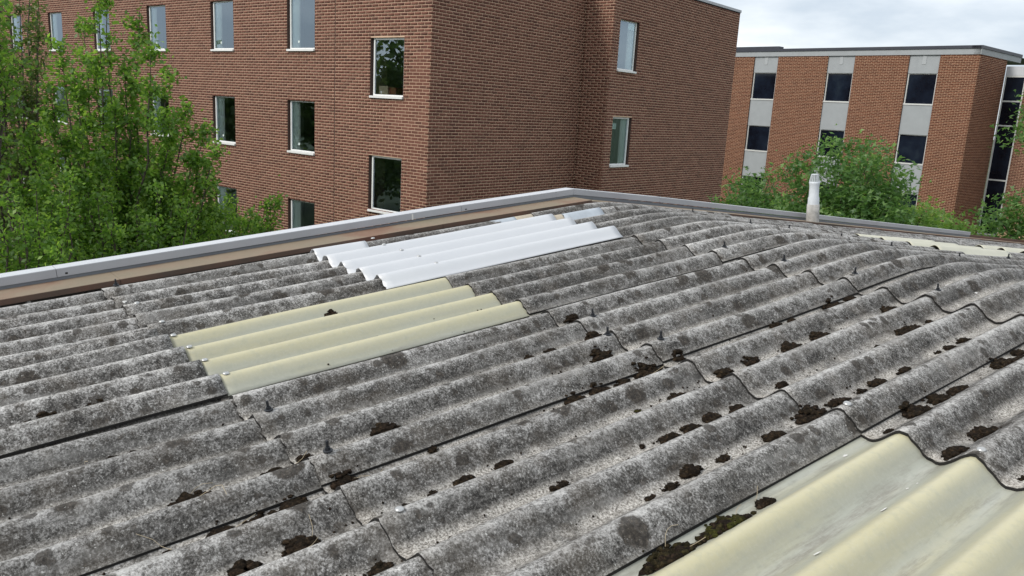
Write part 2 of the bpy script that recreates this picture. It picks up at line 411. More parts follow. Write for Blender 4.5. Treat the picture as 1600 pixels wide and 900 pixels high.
def pane_quad(f, t, nrm, a, b, d, z0, z1):
    P = [f(a, d, z0), f(b, d, z0), f(b, d, z1), f(a, d, z1)]
    if t[1]*nrm[0]-t[0]*nrm[1] < 0: P = P[::-1]
    return MB().quad(*P)
def window(parent, O, t, nrm, a, b, za, zb, jamb_hi=True, fw=.045, notice=None, sticker=False, curtain=True):
    """white framed single-light window; jamb_hi: white inner jamb on the high-s side"""
    f = fr(O, t, nrm); D0, D1 = -.10, -.055
    mb = MB()
    mb.box(a, a+fw, D0, D1, za, zb, f); mb.box(b-fw, b, D0, D1, za, zb, f)
    mb.box(a+fw, b-fw, D0, D1-.002, zb-fw, zb, f); mb.box(a+fw, b-fw, D0, D1-.002, za, za+fw*.8, f)
    wn = mb.build('window', MAT['frame'], parent)
    mb = MB().box(a-.03, b+.03, -.05, .055, za-.055, za-.002, f); mb.build('sill', MAT['frame'], wn)
    g = pane_quad(f, t, nrm, a+fw, b-fw, -.08, za+fw*.8, zb-fw); g.build('pane', MAT['glass'], wn)
    # plaster jambs and the room behind
    r = MB(); w_ = .16
    j0, j1 = (b-.02, b+.0) if jamb_hi else (a+.0, a+.02)
    jb = MB()
    if jamb_hi: jb.box(b-.05, b-.01, -.46, -.113, za+.02, zb-.02, f)
    else: jb.box(a+.01, a+.05, -.46, -.113, za+.02, zb-.02, f)
    jb.build('inner_jamb', MAT['jamb' if curtain else 'jambdark'], wn)
    cu = MB(); cw = rnd.uniform(.24, .30); pl_ = 9
    for k in range(pl_ if curtain else 0):              # gathered curtain, pleated
        u0, u1 = (b-.05-cw*(k+1)/pl_, b-.05-cw*k/pl_)
        d0, d1 = (-.135, -.165) if k % 2 else (-.165, -.135)
        cu.quad(f(u0, d0, za+.03), f(u1, d1, za+.03), f(u1, d1, zb-.03), f(u0, d0, zb-.03))
    if curtain: cu.build('curtain', MAT['jamb'], wn)
    P = f; q = r.quad
    x0, x1, y0, y1, zz0, zz1 = max(a-.8, .06), b+.8, -2.6, -.112, za-.6, zb+.3
    q(P(x0, y0, zz0), P(x1, y0, zz0), P(x1, y0, zz1), P(x0, y0, zz1)); q(P(x0, y0, zz0), P(x0, y1, zz0), P(x0, y1, zz1), P(x0, y0, zz1))
    q(P(x1, y0, zz0), P(x1, y1, zz0), P(x1, y1, zz1), P(x1, y0, zz1)); q(P(x0, y0, zz0), P(x1, y0, zz0), P(x1, y1, zz0), P(x0, y1, zz0)); q(P(x0, y0, zz1), P(x1, y0, zz1), P(x1, y1, zz1), P(x0, y1, zz1))
    # wall inside face around opening
    for (p0, p1, h0, h1) in ((x0, a, zz0, zz1), (b, x1, zz0, zz1), (a, b, zb, zz1), (a, b, zz0, za)): q(P(p0, y1, h0), P(p1, y1, h0), P(p1, y1, h1), P(p0, y1, h1))
    r.build('room', MAT['inner'], wn)
    if notice:
        s0, s1, h0, h1 = notice
        MB().box(s0, s1, -.092, -.088, h0, h1, f).build('notice', MAT['paper'], wn)
    if sticker:
        ss = (b-.36) if jamb_hi else a+.36
        mb = MB(); n = len(mb.v)
        mb.quad(*[f(ss+.035*math.cos(k*math.pi/6), -.077, za+.2+.035*math.sin(k*math.pi/6)) for k in range(12)]); mb.build('sticker', MAT['paper'], wn)
    return wn

# ---- building A (long brown brick block with set-back wing)
yb = -0.892881334
BL = np.array([math.sin(yb), math.cos(yb)]); BR = np.array([math.cos(yb), -math.sin(yb)])
C = np.array([-2.19829763, 19.70165972])
I_ = C+BR*6.18; O_ = I_-BL*.97; END = O_+BR*8.1
nL = -BR; nR = -BL                                   # outward normals of the two face directions
TOP = CAMZ+3.72
bA = empty('brick_building', (C[0], C[1], 0), 'long brown brick block with white framed windows behind the grey roof', 'building')
bA.matrix_world = Matrix.Identity(4)
Z = lambda z: CAMZ+z
WW = 1.15
zA, zB, zC = (1.25, 2.65), (-1.50, -.10), (-4.25, -2.85)        # storey openings of the long part
zu, zl = (.12, 1.52), (-2.63+ -.0, -1.36)
zl = (-2.75, -1.36)
ops = []; wins = []
for k, s0 in enumerate((4.36, 8.20, 12.08, 15.98, 19.82, 23.66, 27.5)):
    for r, zz in enumerate((zA, zB, zC)):
        ops.append((s0, s0+1.22, Z(zz[0]), Z(zz[1]))); wins.append((s0+.02, s0+1.22-.06, Z(zz[0])+.005, Z(zz[1])-.005, k, r))
for zz in (zu, zl):
    ops.append((.90, 2.12, Z(zz[0]), Z(zz[1]))); wins.append((.92, 2.12-.06, Z(zz[0])+.005, Z(zz[1])-.005, -1, 0))
ZR = Z(1.25) % COURSE
fcs = []
fcs.append(facade(bA, 'wall', C, BL, nL, 30., .0, TOP, ops, (None, MAT['mortar']), zref=ZR, bz0=.3, ext0=.007))
fcs.append(facade(bA, 'wall', C, BR, nR, 6.18, .0, TOP, [], (None, MAT['mortar']), zref=ZR, bz0=.9))
fcs.append(facade(bA, 'wall', I_, -BL, nL, .97, .0, TOP, [], (None, MAT['mortar']), zref=ZR, bz0=.9))
opsR = [(.36, 1.40, Z(1.25), Z(2.66)), (.36, 1.40, Z(-1.49), Z(-.08))]
fcs.append(facade(bA, 'wall', O_, BR, nR, 8.1, .0, TOP, opsR, (None, MAT['mortar']), zref=ZR, bz0=.9, ext0=.007))
# expansion joint on the long face
f = fr(C, BL, nL)
MB().box(3.50, 3.518, -.02, .0085, .0, TOP-.02, f).build('expansion_joint', MAT['reveal'], bA)
wmb = []
for (a, b, z0, z1, k, r) in wins:
    window(bA, C, BL, nL, a, b, z0, z1, True, sticker=(k in (0, 1, 2) and r < 2), curtain=(k >= 0))
window(bA, O_, BR, nR, .38, 1.34, opsR[0][2]+.005, opsR[0][3]-.005, True, notice=(.92, 1.27, Z(2.40), Z(2.58)))
window(bA, O_, BR, nR, .38, 1.34, opsR[1][2]+.005, opsR[1][3]-.005, True, notice=(.46, .70, Z(-.44), Z(-.26)))
# remaining faces, roof and its metal edge
mb = MB()
E2 = END+BL*8; LE = C+BL*30; LB = LE+BR*14
for p, q in ((END, E2), (E2, LB), (LB, LE)):
    mb.quad((p[0], p[1], 0), (q[0], q[1], 0), (q[0], q[1], TOP), (p[0], p[1], TOP))
mb.build('rear_wall', MAT['brickA'], bA)
mb = MB(); mb.quad(*[(p[0], p[1], TOP-.05) for p in (C, I_, O_, END, E2, LB, LE)]); mb.build('roof', MAT['fascia'], bA)
def edge_strip(mb, P, Q, n, z0, z1, out, back, e0=0, e1=0):
    t = (Q-P); L = np.linalg.norm(t); t = t/L
    mb.box(-e0, L+e1, -back, out, z0, z1, fr(P, t, n))
mb = MB(); edge_strip(mb, C, LE, nL, TOP+.001, TOP+.085, .03, .25)
edge_strip(mb, C, I_, nR, TOP+.002, TOP+.084, .03, .25, .03, -.27)
edge_strip(mb, I_, O_, nL, TOP+.001, TOP+.085, .03, .25, -.032, .03); edge_strip(mb, O_, END, nR, TOP+.002, TOP+.084, .03, .25, -.255, .03)
mb.build('roof_edge', MAT['cap'], bA)
MB().box(0, 8.1, .0, .012, TOP-.03, TOP, fr(O_, BR, nR)).build('edge_seal', MAT['edge'], bA)
# 300 largest-showing bricks as parts, the others joined
cand = []
for fi, fc in enumerate(fcs[:2]):
    B = fc['B']
    for i in range(len(B)):
        if not fc['full'][i] or B[i, 0] > 3.4: continue
        m = (B[i, 0]+B[i, 1])/2; zz = (B[i, 2]+B[i, 3])/2
        p0 = fc['O']+fc['t']*B[i, 0]; p1 = fc['O']+fc['t']*B[i, 1]
        a = project((p0[0], p0[1], B[i, 2])); b = project((p1[0], p1[1], B[i, 3]))
        ymax = 292+abs(890-a[0])*.155 - 6
        if a[1] > ymax or a[1] < 2: continue
        cand.append((abs(a[0]-b[0])*abs(a[1]-b[1]), fi, i))
cand.sort(reverse=True); cand = cand[:300]
pm = None
for fi, fc in enumerate(fcs):
    sel = np.ones(len(fc['B']), bool); ids = [i for (_, g, i) in cand if g == fi]; sel[ids] = False
    o = link('brickwork', brick_mesh('brickwork', fc, np.where(sel)[0]), MAT['brickA'], fc['wall']); o['kind'] = 'stuff'
    if pm is None:
        pm = MB().box(-(BLEN-JOINT)/2, (BLEN-JOINT)/2, -.01, .007, -(COURSE-JOINT)/2, (COURSE-JOINT)/2).mesh('brick'); pm.materials.append(MAT['brickA1'])
    ang = math.atan2(fc['t'][1], fc['t'][0])
    flip = (fc['n']@np.array([-fc['t'][1], fc['t'][0]])) < 0
    for i in ids:
        b = fc['B'][i]; p = fc['O']+fc['t']*(b[0]+b[1])/2+fc['n']*(fc['d'][i]-.007)
        o = bpy.data.objects.new('brick', pm); COL.objects.link(o); o.parent = fc['wall']
        o.location = (p[0], p[1], (b[2]+b[3])/2); o.rotation_euler = (0, 0, ang+(math.pi if flip else 0))
# things inside the corner window
f = fr(C, BL, nL)
zb_ = Z(.12)+.05
o = MB().box(1.60, 1.93, -.34, -.13, zb_, zb_+.20, f).build('cardboard_box', MAT['card']); tag(o, 'beige cardboard box standing inside the upper window nearest the building corner', 'box')
o = MB().box(1.34, 1.58, -.40, -.16, zb_, zb_+.17, f).build('cardboard_box', MAT['cardred']); tag(o, 'red brown box beside the beige box inside the corner window', 'box')

# ---- building B (orange brick piers, grey concrete strips)
y2 = math.radians(-42)
BL2 = np.array([math.sin(y2), math.cos(y2)]); BR2 = np.array([math.cos(y2), -math.sin(y2)])
K = np.array([20.61581686, 38.48370173]); nF = -BR2; nS = -BL2
bB = empty('brick_building', (0, 0, 0), 'orange brick block with grey concrete strips and dark square windows', 'building')
LB2 = 24.
strips = [(1.735, 3.15), (5.87, 7.31), (10.2, 11.67), (14.5, 15.95), (18.75, 20.2)]
BT = 3.53; ZR2 = Z(BT) % COURSE
f2 = fr(K, BL2, nF)
sops = [(a, b, 0., Z(BT)) for a, b in strips]
us = [0]+[x for s in strips for x in s]+[LB2]
fb = []
fb.append(facade(bB, 'wall', K, BL2, nF, LB2, 0., Z(BT), sops, (None, MAT['mortarB']), zref=ZR2, bz0=.05, ext0=.007))
sideL = 3.45
fb.append(facade(bB, 'wall', K, BR2, nS, sideL, 0., Z(BT), [], (None, MAT['mortarB']), zref=ZR2, bz0=.05))
for fc in fb:
    o = link('brickwork', brick_mesh('brickwork', fc, np.arange(len(fc['B']))), MAT['brickB'], fc['wall']); o['kind'] = 'stuff'
fl = [(1.27, 2.68), (-1.56, -.20), (-4.4, -3.03)]
for a, b in strips:
    prev = BT
    for (wz0, wz1) in fl:
        MB().box(a+.004, b-.004, -.30, -.05, Z(wz1), Z(prev)-.003, f2).build('concrete_panel', MAT['concrete'], bB); prev = wz0
        MB().box(a+.004, b-.004, -.30, -.02, Z(wz0)-.07, Z(wz0), f2).build('window_ledge', MAT['frameB'], bB); prev = wz0-.07
        fw = .055; m = MB(); za, zb = Z(wz0)+.004, Z(wz1)-.004
        m.box(a+.01, a+.01+fw, -.16, -.08, za, zb, f2); m.box(b-.01-fw, b-.01, -.16, -.08, za, zb, f2); m.box(a+.01+fw, b-.01-fw, -.16, -.09, zb-.03, zb, f2)
        wn = m.build('window', MAT['frameB'], bB)
        pane_quad(f2, BL2, nF, a+.01+fw, b-.01-fw, -.135, za, zb-.03).build('pane', MAT['glassB'], wn)
        r = MB(); P = f2
        r.box(a+.01, b-.01, -2.2, -.31, Z(wz0)-.4, Z(wz1)+.3, f2); r.f = r.f[:-6]+[x for i, x in enumerate(r.f[-6:]) if i != 4]
        r.build('room', MAT['inner'], wn)
    MB().box(a+.004, b-.004, -.30, -.05, 0, Z(prev)-.003, f2).build('concrete_panel', MAT['concrete'], bB)
# concrete band and dark metal fascia round the top
mb = MB(); edge_strip(mb, K, K+BL2*LB2, nF, Z(BT)+.002, Z(3.79), .03, .3); edge_strip(mb, K, K+BR2*5.2, nS, Z(BT)+.003, Z(3.788), .03, .3, .03, 0)
mb.build('concrete_band', MAT['concrete'], bB)
mb = MB(); edge_strip(mb, K, K+BL2*LB2, nF, Z(3.792), Z(3.93), .07, .4); edge_strip(mb, K, K+BR2*5.2, nS, Z(3.793), Z(3.929), .07, .4, .07, 0)
edge_strip(mb, K+BL2*10.2, K+BL2*LB2, nF, Z(3.931), Z(4.06), .06, .4)
mb.build('roof_fascia', MAT['fascia'], bB)
mb = MB(); mb.quad(*[(p[0], p[1], Z(3.80)) for p in (K, K+BL2*LB2, K+BL2*LB2+BR2*10, K+BR2*10)]); mb.build('roof', MAT['fascia'], bB)
# drainage blocks on the concrete heads
for a, b in strips[:3]:
    m = (a+b)/2; MB().box(m-.08, m+.1, -.049, -.035, Z(3.1), Z(3.5), f2).build('drain_cover', MAT['drain'], bB)
# recessed glazed stair strip and the wing beyond it
E0 = K+BR2*sideL; tE = -BL2
fE = fr(E0, tE, nF)
mb = MB()
levels = [3.2, 2.78, 1.62, .46, -2.16, -4.85]
for a in (0.03, .88): mb.box(a, a+.06, -.06, .0, .2, Z(3.2), fE)
for z in levels[1:]: mb.box(.09, .88, -.06, -.004, Z(z)-.035, Z(z)+.035, fE)
st = mb.build('window', MAT['frameB'], bB); st['label'] = 'tall narrow stair window with stacked dark panes'
for z1, z0 in zip(levels[1:-1], levels[2:]):
    pane_quad(fE, tE, nF, .09, .88, -.035, Z(z0)+.035, Z(z1)-.035).build('pane', MAT['glassB'], st)
MB().box(.03, 5., -.06, .004, Z(2.82), Z(3.25), fE).build('concrete_panel', MAT['cap_top'], bB)
MB().box(.09, .88, -1.8, -1.7, 0, Z(2.8), fE).build('room', MAT['inner'], st)
fw3 = facade(bB, 'wall', E0+tE*.94, tE, nF, 5., 0., Z(2.8), [], (None, MAT['mortarB']), zref=ZR2, bz0=.8)
o = link('brickwork', brick_mesh('brickwork', fw3, np.arange(len(fw3['B']))), MAT['brickA'], fw3['wall']); o['kind'] = 'stuff'

# ------------------------------------------------------------------ the corrugated roof
PIT = .25                                            # corrugation pitch (m)
yr, sl = -0.687096133, 0.0983541828
P0 = np.array([-4.27171544, 23.6902926, -4.40286946])*PIT + CAM
RD = np.array([math.sin(yr), math.cos(yr), 0]); HO = np.array([math.cos(yr), -math.sin(yr), 0])
EU = -RD; EV = math.cos(sl)*HO+np.array([0, 0, math.sin(sl)]); EN = np.cross(EU, EV)
V1, V2, V3 = 7.088*PIT, 0., -7.090*PIT               # lap rows
TA = V1+3.55*PIT; ARC = 1.1*PIT                      # ridge and half length of its curve
HW = .30*PIT                                         # wave height
roofM = Matrix(((EU[0], EV[0], EN[0], P0[0]), (EU[1], EV[1], EN[1], P0[1]), (EU[2], EV[2], EN[2], P0[2]), (0, 0, 0, 1)))
rb = empty('low_building', (0, 0, 0), 'low building under a weathered grey corrugated roof in the foreground', 'building')
rb.matrix_world = roofM
DS = 2*sl
def cl(t):
    """centre line at arc length t -> (v, h, dv, dh)"""
    t = np.asarray(t, float); k = DS/(2*ARC); a0 = TA-ARC
    s = np.clip(t-a0, 0, 2*ARC); ang = -k*s
    v = np.minimum(t, a0)+np.sin(k*s)/k; h = -(1-np.cos(k*s))/k
    e = np.maximum(t-a0-2*ARC, 0); v = v+e*math.cos(DS); h = h-e*math.sin(DS)
    return v, h, np.cos(ang), np.sin(ang)
def rmap(u, t, h):
    """roof coords -> roof-local xyz (u metres)"""
    v, hh, dv, dh = cl(t)
    return np.stack(np.broadcast_arrays(u, v-dh*h, hh+dv*h), -1)
def prof(i):
    """corrugation height 0..1, crest at whole numbers, slightly wide troughs"""
    c = .5+.5*np.cos(2*np.pi*np.asarray(i, float)); return .25*c*c+.75*c
EF = math.cos(sl)*HO-np.array([0, 0, math.sin(sl)]); NF = np.cross(EU, EF); APEX = P0+EV*TA
def pix2roof(px, py, h=0.):
    d = ray(px, py)
    s = ((P0+EN*h-CAM)@EN)/(d@EN); X = CAM+d*s-P0
    if s > 0 and X@EV < TA: return (X@EU)/PIT, X@EV
    s = ((APEX+NF*h-CAM)@NF)/(d@NF); X = CAM+d*s-APEX
    return (X@EU)/PIT, TA+X@EF

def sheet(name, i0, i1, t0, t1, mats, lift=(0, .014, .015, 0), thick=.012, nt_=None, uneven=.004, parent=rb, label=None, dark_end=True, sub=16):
    """corrugated sheet between corrugation indices i0..i1 and arc positions t0..t1.
    lift: (base, extra at right edge, extra at low end, extra at top end)"""
    ni = max(6, int(round((i1-i0)*sub))); nt2 = nt_ or max(10, int((t1-t0)/.07))
    ii = np.linspace(i0, i1, ni+1); tt = np.linspace(t0, t1, nt2+1)
    ph = rng.uniform(0, 10, 6)
    I, T = np.meshgrid(ii, tt)
    s = (I-i0)/(i1-i0); q = (T-t0)/(t1-t0)
    wav = uneven*(np.sin(T*2.3+ph[0]+I*.7)*.5+np.sin(T*5.1+ph[1]-I*1.3)*.3+np.sin(I*2.1+ph[2])*.3)
    # slightly ragged low end
    rag = (rng.uniform(-.006, .006, ni+1))[None, :]*np.exp(-(q*40))
    h = -HW+HW*prof(I)+lift[0]+lift[1]*s+lift[2]*(1-q)+lift[3]*q+wav
    top = rmap(I*PIT, T+rag, h); bot = rmap(I*PIT, T+rag, h-thick)
    n1 = ni+1; V = np.concatenate([top.reshape(-1, 3), bot.reshape(-1, 3)]); off = len(V)//2
    a = (np.arange(nt2)[:, None]*n1+np.arange(ni)[None, :]).ravel()
    F = [np.stack([a, a+1, a+n1+1, a+n1], 1), np.stack([a+off, a+n1+off, a+n1+1+off, a+1+off], 1)]
    e0 = np.arange(ni); F.append(np.stack([e0, e0+off, e0+1+off, e0+1], 1))
    e1 = nt2*n1+np.arange(ni); F.append(np.stack([e1, e1+1, e1+1+off, e1+off], 1))
    l0 = np.arange(nt2)*n1; F.append(np.stack([l0, l0+n1, l0+n1+off, l0+off], 1))
    r0 = l0+ni; F.append(np.stack([r0, r0+off, r0+n1+off, r0+n1], 1))
    nf = [len(x) for x in F]
    me = mesh_np(name, V, np.concatenate(F))
    sm = np.zeros(sum(nf), bool); sm[:nf[0]+nf[1]] = True; me.polygons.foreach_set('use_smooth', sm)
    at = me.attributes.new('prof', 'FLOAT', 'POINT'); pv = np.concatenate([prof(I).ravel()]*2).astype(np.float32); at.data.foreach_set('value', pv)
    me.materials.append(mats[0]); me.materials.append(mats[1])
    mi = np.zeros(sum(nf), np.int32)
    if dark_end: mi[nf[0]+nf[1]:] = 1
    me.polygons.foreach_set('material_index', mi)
    o = link(name, me, None, parent)
    if label: o['label'] = label
    return o

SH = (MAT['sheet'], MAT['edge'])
V4 = V3-7.09*PIT; V5 = V4-2.6*PIT
LAP = .62*PIT
FAR1 = TA+2.0; FROWS = [FAR1+1.75*k for k in range(7)]; FAR3 = FROWS[-1]+.1
NC = 8
for c in range(-1, NC):
    i0, i1 = 4*c-.86, 4*c+3.38
    if c == -1: i0 = -1.52
    # ridge sheet, cranked over the top
    sheet('roof_sheet', i0, i1, V1-.0, FAR1, SH, (0, .012, .016, .014), nt_=46)
    # row between lap 1 and lap 2
    sheet('roof_sheet', i0, i1, V2, V1+LAP, SH)
    # row between lap 2 and lap 3
    if c == 1: sheet('skylight_sheet', i0+.02, i1, V3+.01, V2+LAP, (MAT['grp'], MAT['grp']), (.004, .014, .008, 0), .003, uneven=.003, label='yellowed translucent plastic sheet set in the middle of the roof')
    elif c == 4: sheet('skylight_sheet', i0+.02, i1, V3, V2+LAP, (MAT['grp'], MAT['grp']), (.002, .012, .013, 0), .003, uneven=.003, label='yellowed translucent plastic sheet at the near corner of the roof')
    else: sheet('roof_sheet', i0, i1, V3, V2+LAP, SH)
    if c == 1: sheet('roof_sheet', i0, i1, V4, V3+.035, SH, (0, .014, .015, .024))
    else: sheet('roof_sheet', i0, i1, V4, V3+LAP, SH)
    sheet('roof_sheet', i0, i1, V5, V4+LAP, SH)
    # far slope
    for ta, tb in zip(FROWS[:-1], FROWS[1:]):
        sheet('roof_sheet', i0, i1, ta-LAP, tb, SH, (-.012, .012, 0, .012), nt_=14, sub=10)
sheet('skylight_sheet', 4.55, 8.4, FAR1+.03, FAR1+1.72, (MAT['cream'], MAT['cream']), (.024, .014, 0, 0), .003, uneven=.003, label='pale cream plastic sheet on the far slope')
sheet('skylight_sheet', 4.55, 8.4, FROWS[2]-.5, FROWS[2]+1.2, (MAT['cream'], MAT['cream']), (.024, .014, 0, 0), .003, uneven=.003, label='pale plastic sheet farther down the far slope')
def surf(i, t):
    """height of the sheet surface over the nominal plane at (corrugation index, position)"""
    c = math.floor((i+.62)/4); s_ = (i-(4*c-.86))/4.24
    lows = [V5, V4, V3, V2, V1]; lo = max([q for q in lows if q <= t] or [V5]); top = FAR1 if lo == V1 else lo+7.09*PIT+LAP
    q = min(1, (t-lo)/(top-lo))
    return -HW+HW*float(prof(i))+.014*s_+.015*(1-q)
# newer white sheet laid over the old ones near the gable
sheet('white_sheet', -.46, 3.44, -.355, V1+.02, (MAT['white'], MAT['white']), (.036, .006, .004, .012), .003, uneven=.001, label='clean white corrugated sheet laid over the old grey sheets')
sheet('white_sheet', -1.40, -.46, -.335, .10, (MAT['white'], MAT['white']), (.034, .002, .004, 0), .003, uneven=.001, label='short white end strip of the new sheet by the gable')

# patches of paint and sealing tape over the last crests below the ridge
def crest_patch(i, px0, px1, mat, half=.33, h=.016):
    a = pix2roof(*px0)[1]; b = pix2roof(*px1)[1]
    return sheet('repair_patch', i-half, i+half, a, b, (MAT[mat], MAT[mat]), (h, 0, 0, 0), .003, uneven=.002, nt_=8)
crest_patch(-1, (764, 348), (800, 341), 'tan'); crest_patch(-1, (800, 341), (832, 336), 'beige'); crest_patch(-1, (836, 337), (851, 334), 'beige', .4, .022); crest_patch(-1, (852, 334), (905, 325), 'tan')
crest_patch(0, (868, 344), (883, 341), 'beige', .4, .03); crest_patch(0, (884, 341), (942, 330), 'tan', .36, .03)

# deck (dark underside) so no light leaks through, and walls
mb = MB()
def q4(u0, u1, t0, t1, h): 
    mb.quad(*[tuple(rmap(u*PIT, t, h)) for u, t in ((u0, t0), (u1, t0), (u1, t1), (u0, t1))])
IMAX = 4*(NC-1)+3.4
for t0, t1 in ((V5+.02, TA-ARC), (TA-ARC, TA), (TA, TA+ARC), (TA+ARC, FAR3)): q4(-1.7, IMAX, t0, t1, -HW-.05)
mb.build('roof_deck', MAT['void'], rb)
def wallq(u0, t0, u1, t1, h0=-.14):
    a = rmap(u0*PIT, t0, h0); b = rmap(u1*PIT, t1, h0)
    inv = roofM.inverted()
    def down(p):
        wv = roofM@Vector(p); wv.z = 0; return tuple(inv@wv)
    mb.quad(tuple(a), tuple(b), down(b), down(a))
mb = MB()
wallq(-3.1, V5+.25, -3.1, TA, .0); wallq(-3.1, TA, -3.1, FAR3-.2, .0); wallq(IMAX-.8, V5+.25, IMAX-.8, TA); wallq(IMAX-.8, TA, IMAX-.8, FAR3-.2)
wallq(-3.1, V5+.25, IMAX-.8, V5+.25); wallq(-3.1, FAR3-.2, IMAX-.8, FAR3-.2)
mb.build('wall', MAT['render'], rb)

# gable edge: flashing ledge, dark upstand, pale coping
def ph(t):
    """height of the flashing ledge over the crest plane"""
    return 0.
def strip(name, mat, t0, t1, i0, i1, h0, h1, n=1, dh0=0, dh1=0, gap=.0):
    """bar running along the gable from t0 to t1"""
    mb = MB(); ts = np.linspace(t0, t1, n+1)
    for a, b in zip(ts[:-1], ts[1:]):
        pts = []
        for t in (a+gap, b-gap):
            for (i, h) in ((i0, h0), (i1, h0+dh1), (i1, h1+dh1), (i0, h1)):
                pts.append(tuple(rmap(i*PIT, t, h+ph(t))))
        k = len(mb.v); mb.v += pts; mb.f += [tuple(k+x for x in f) for f in ((0, 1, 2, 3), (4, 7, 6, 5), (0, 4, 5, 1), (1, 5, 6, 2), (2, 6, 7, 3), (3, 7, 4, 0))]
    return mb.build(name, mat, rb)
T0 = V5-.1; CAPEND = TA+9.6
for a, b, h in ((T0, -1.63, .025), (-1.63, .92, .025), (.92, TA, .025), (TA, TA+2.3, .014), (TA+2.3, TA+6, .014), (TA+6, FAR3, .014)):
    strip('flashing_ledge', MAT['ledge'], a+.001, b-.001, -2.66, -1.60, h-.012, h)
    strip('flashing_face', MAT['ledge_face'], a+.002, b-.002, -1.600, -1.575, h-.036, h-.001)
strip('upstand', MAT['upstand'], T0, TA, -2.72, -2.66, -.05, .05); strip('upstand', MAT['upstand'], TA, CAPEND, -2.72, -2.66, -.05, .05)
secs = [T0, -1.95, 1.30, TA, TA+1.3, TA+3.7, TA+6.2, CAPEND]
for a, b in zip(secs[:-1], secs[1:]):
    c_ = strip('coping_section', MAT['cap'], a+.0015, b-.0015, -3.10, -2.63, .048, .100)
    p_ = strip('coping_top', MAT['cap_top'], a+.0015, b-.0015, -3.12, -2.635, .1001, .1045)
    p_.parent = c_; p_.matrix_parent_inverse = Matrix.Identity(4)
# weather streak and screws on coping
def small_box(name, mat, i0, i1, t0, t1, h0, h1, par=rb):
    return strip(name, mat, t0, t1, i0, i1, h0, h1)
t_ = .78
small_box('drip_stain', MAT['chalk'], -2.634, -2.624, t_, t_+.014, .045, .095)
small_box('screw', MAT['edge'], -2.634, -2.622, -1.90, -1.885, .060, .071); small_box('screw', MAT['edge'], -2.634, -2.622, 1.34, 1.355, .056, .067)
# brown board continuing beyond the coping on the right
strip('edge_board', MAT['ledge_face'], CAPEND, FAR3, -2.95, -2.7, -.06, .06)

# bolts
def bolt_mesh(dark):
    b = MB(); b.lathe([(.016, -.002), (.0165, .002), (.012, .004)], 12)
    if dark: b.lathe([(.0095, .004), (.0095, .013), (.0052, .0132), (.0052, .034), (.0045, .0355)], 6)
    else: b.lathe([(.019, -.002), (.019, .001), (.015, .0055), (.008, .008)], 12)
    return b.mesh('bolt', not dark)
bd = bolt_mesh(True); bd.materials.append(MAT['bolt']); bs = bolt_mesh(False); bs.materials.append(MAT['steel'])
dark = [(921, 495), (925, 515), (1027, 533), (422, 646), (515, 713), (1129, 389), (1227, 410), (1155, 347), (1231, 358), (1090, 333), (1315, 372), (1409, 389), (1512, 406), (1553, 400), (1337, 432), (1467, 457), (180, 448)]
silv = [(211, 474), (254, 508), (276, 530), (302, 550), (325, 571), (361, 595), (627, 803), (1331, 640), (1546, 712), (595, 387), (623, 396), (651, 406), (681, 418), (574, 376)]
for L0, me in ((dark, bd), (silv, bs)):
    for (x, y) in L0:
        i, t = pix2roof(x, y, .01); i = round(i)
        lift = .044 if (i <= 3 and -.33 < t < V1 and x > 480) else .012
        if lift < .02 and t < TA: lift = surf(i, t)+.002
        p = rmap(i*PIT, t, lift); o = bpy.data.objects.new('bolt', me); COL.objects.link(o); o.parent = rb
        o.scale = (1.12,)*3 if me is bd else (.85,)*3; o.location = p; o.rotation_euler = (rnd.uniform(-.08, .08), rnd.uniform(-.08, .08), rnd.uniform(0, 3))

# vent pipe standing by the gable on the far slope
def on_far(px, py, h=0.):
    i, t = pix2roof(px, py, h); return i, t
base = CAM+ray(1262, 345)*7.35
tp = None
i_, t_p = -2.05, None
# slide along the gable until the base falls below pixel column 1263
best = None
for t in np.linspace(TA, TA+7, 700):
    lp = rmap(i_*PIT, t, .0); wp = roofM@Vector(lp); px = project(wp)
    if best is None or abs(px[0]-1269) < best[0]: best = (abs(px[0]-1269), t, wp, px)
wp = best[2]; DEP = best[3][2]
vp = empty('vent_pipe', (wp.x, wp.y, wp.z), 'white plastic vent pipe with slotted cap standing at the roof edge', 'pipe')
sc = DEP/FPX                                          # metres per pixel there
R0 = 9.6*sc; Rw = 8.0*sc; Hb = 29*sc
b = MB().lathe([(R0*1.02, -.15), (R0, Hb*.5), (R0*.98, Hb), (R0*.8, Hb+.001)], 24); b.build('collar', MAT['pvcgrey'], vp, True)
y = Hb; H1 = 42*sc
b = MB().lathe([(Rw*1.06, y-.02), (Rw*1.06, y+.22*H1), (Rw*.93, y+.30*H1), (Rw*.90, y+.62*H1), (Rw*.96, y+.74*H1), (Rw*1.02, y+.78*H1), (Rw*1.02, y+.80*H1), (Rw*.96, y+.82*H1), (Rw*.94, y+.83*H1)], 24); b.build('pipe', MAT['pvc'], vp, True)
cg = MB(); z0, z1 = y+.82*H1, y+1.10*H1
for k in range(16):
    a = 2*math.pi*k/16
    cg.tube([(Rw*.93*math.cos(a), Rw*.93*math.sin(a), z0), (Rw*.62*math.cos(a), Rw*.62*math.sin(a), z1)], .0036, 5)
cg.lathe([(Rw*.64, z1-.006), (Rw*.66, z1), (Rw*.64, z1+.003), (Rw*.2, z1+.0035)], 20); cg.build('slotted_cap', MAT['pvc'], vp)
MB().lathe([(Rw*.55, z0-.03), (Rw*.5, z1-.01)], 16).build('inner_tube', MAT['inner'], vp)
vp.rotation_euler = (0, math.radians(-4.5), 0)

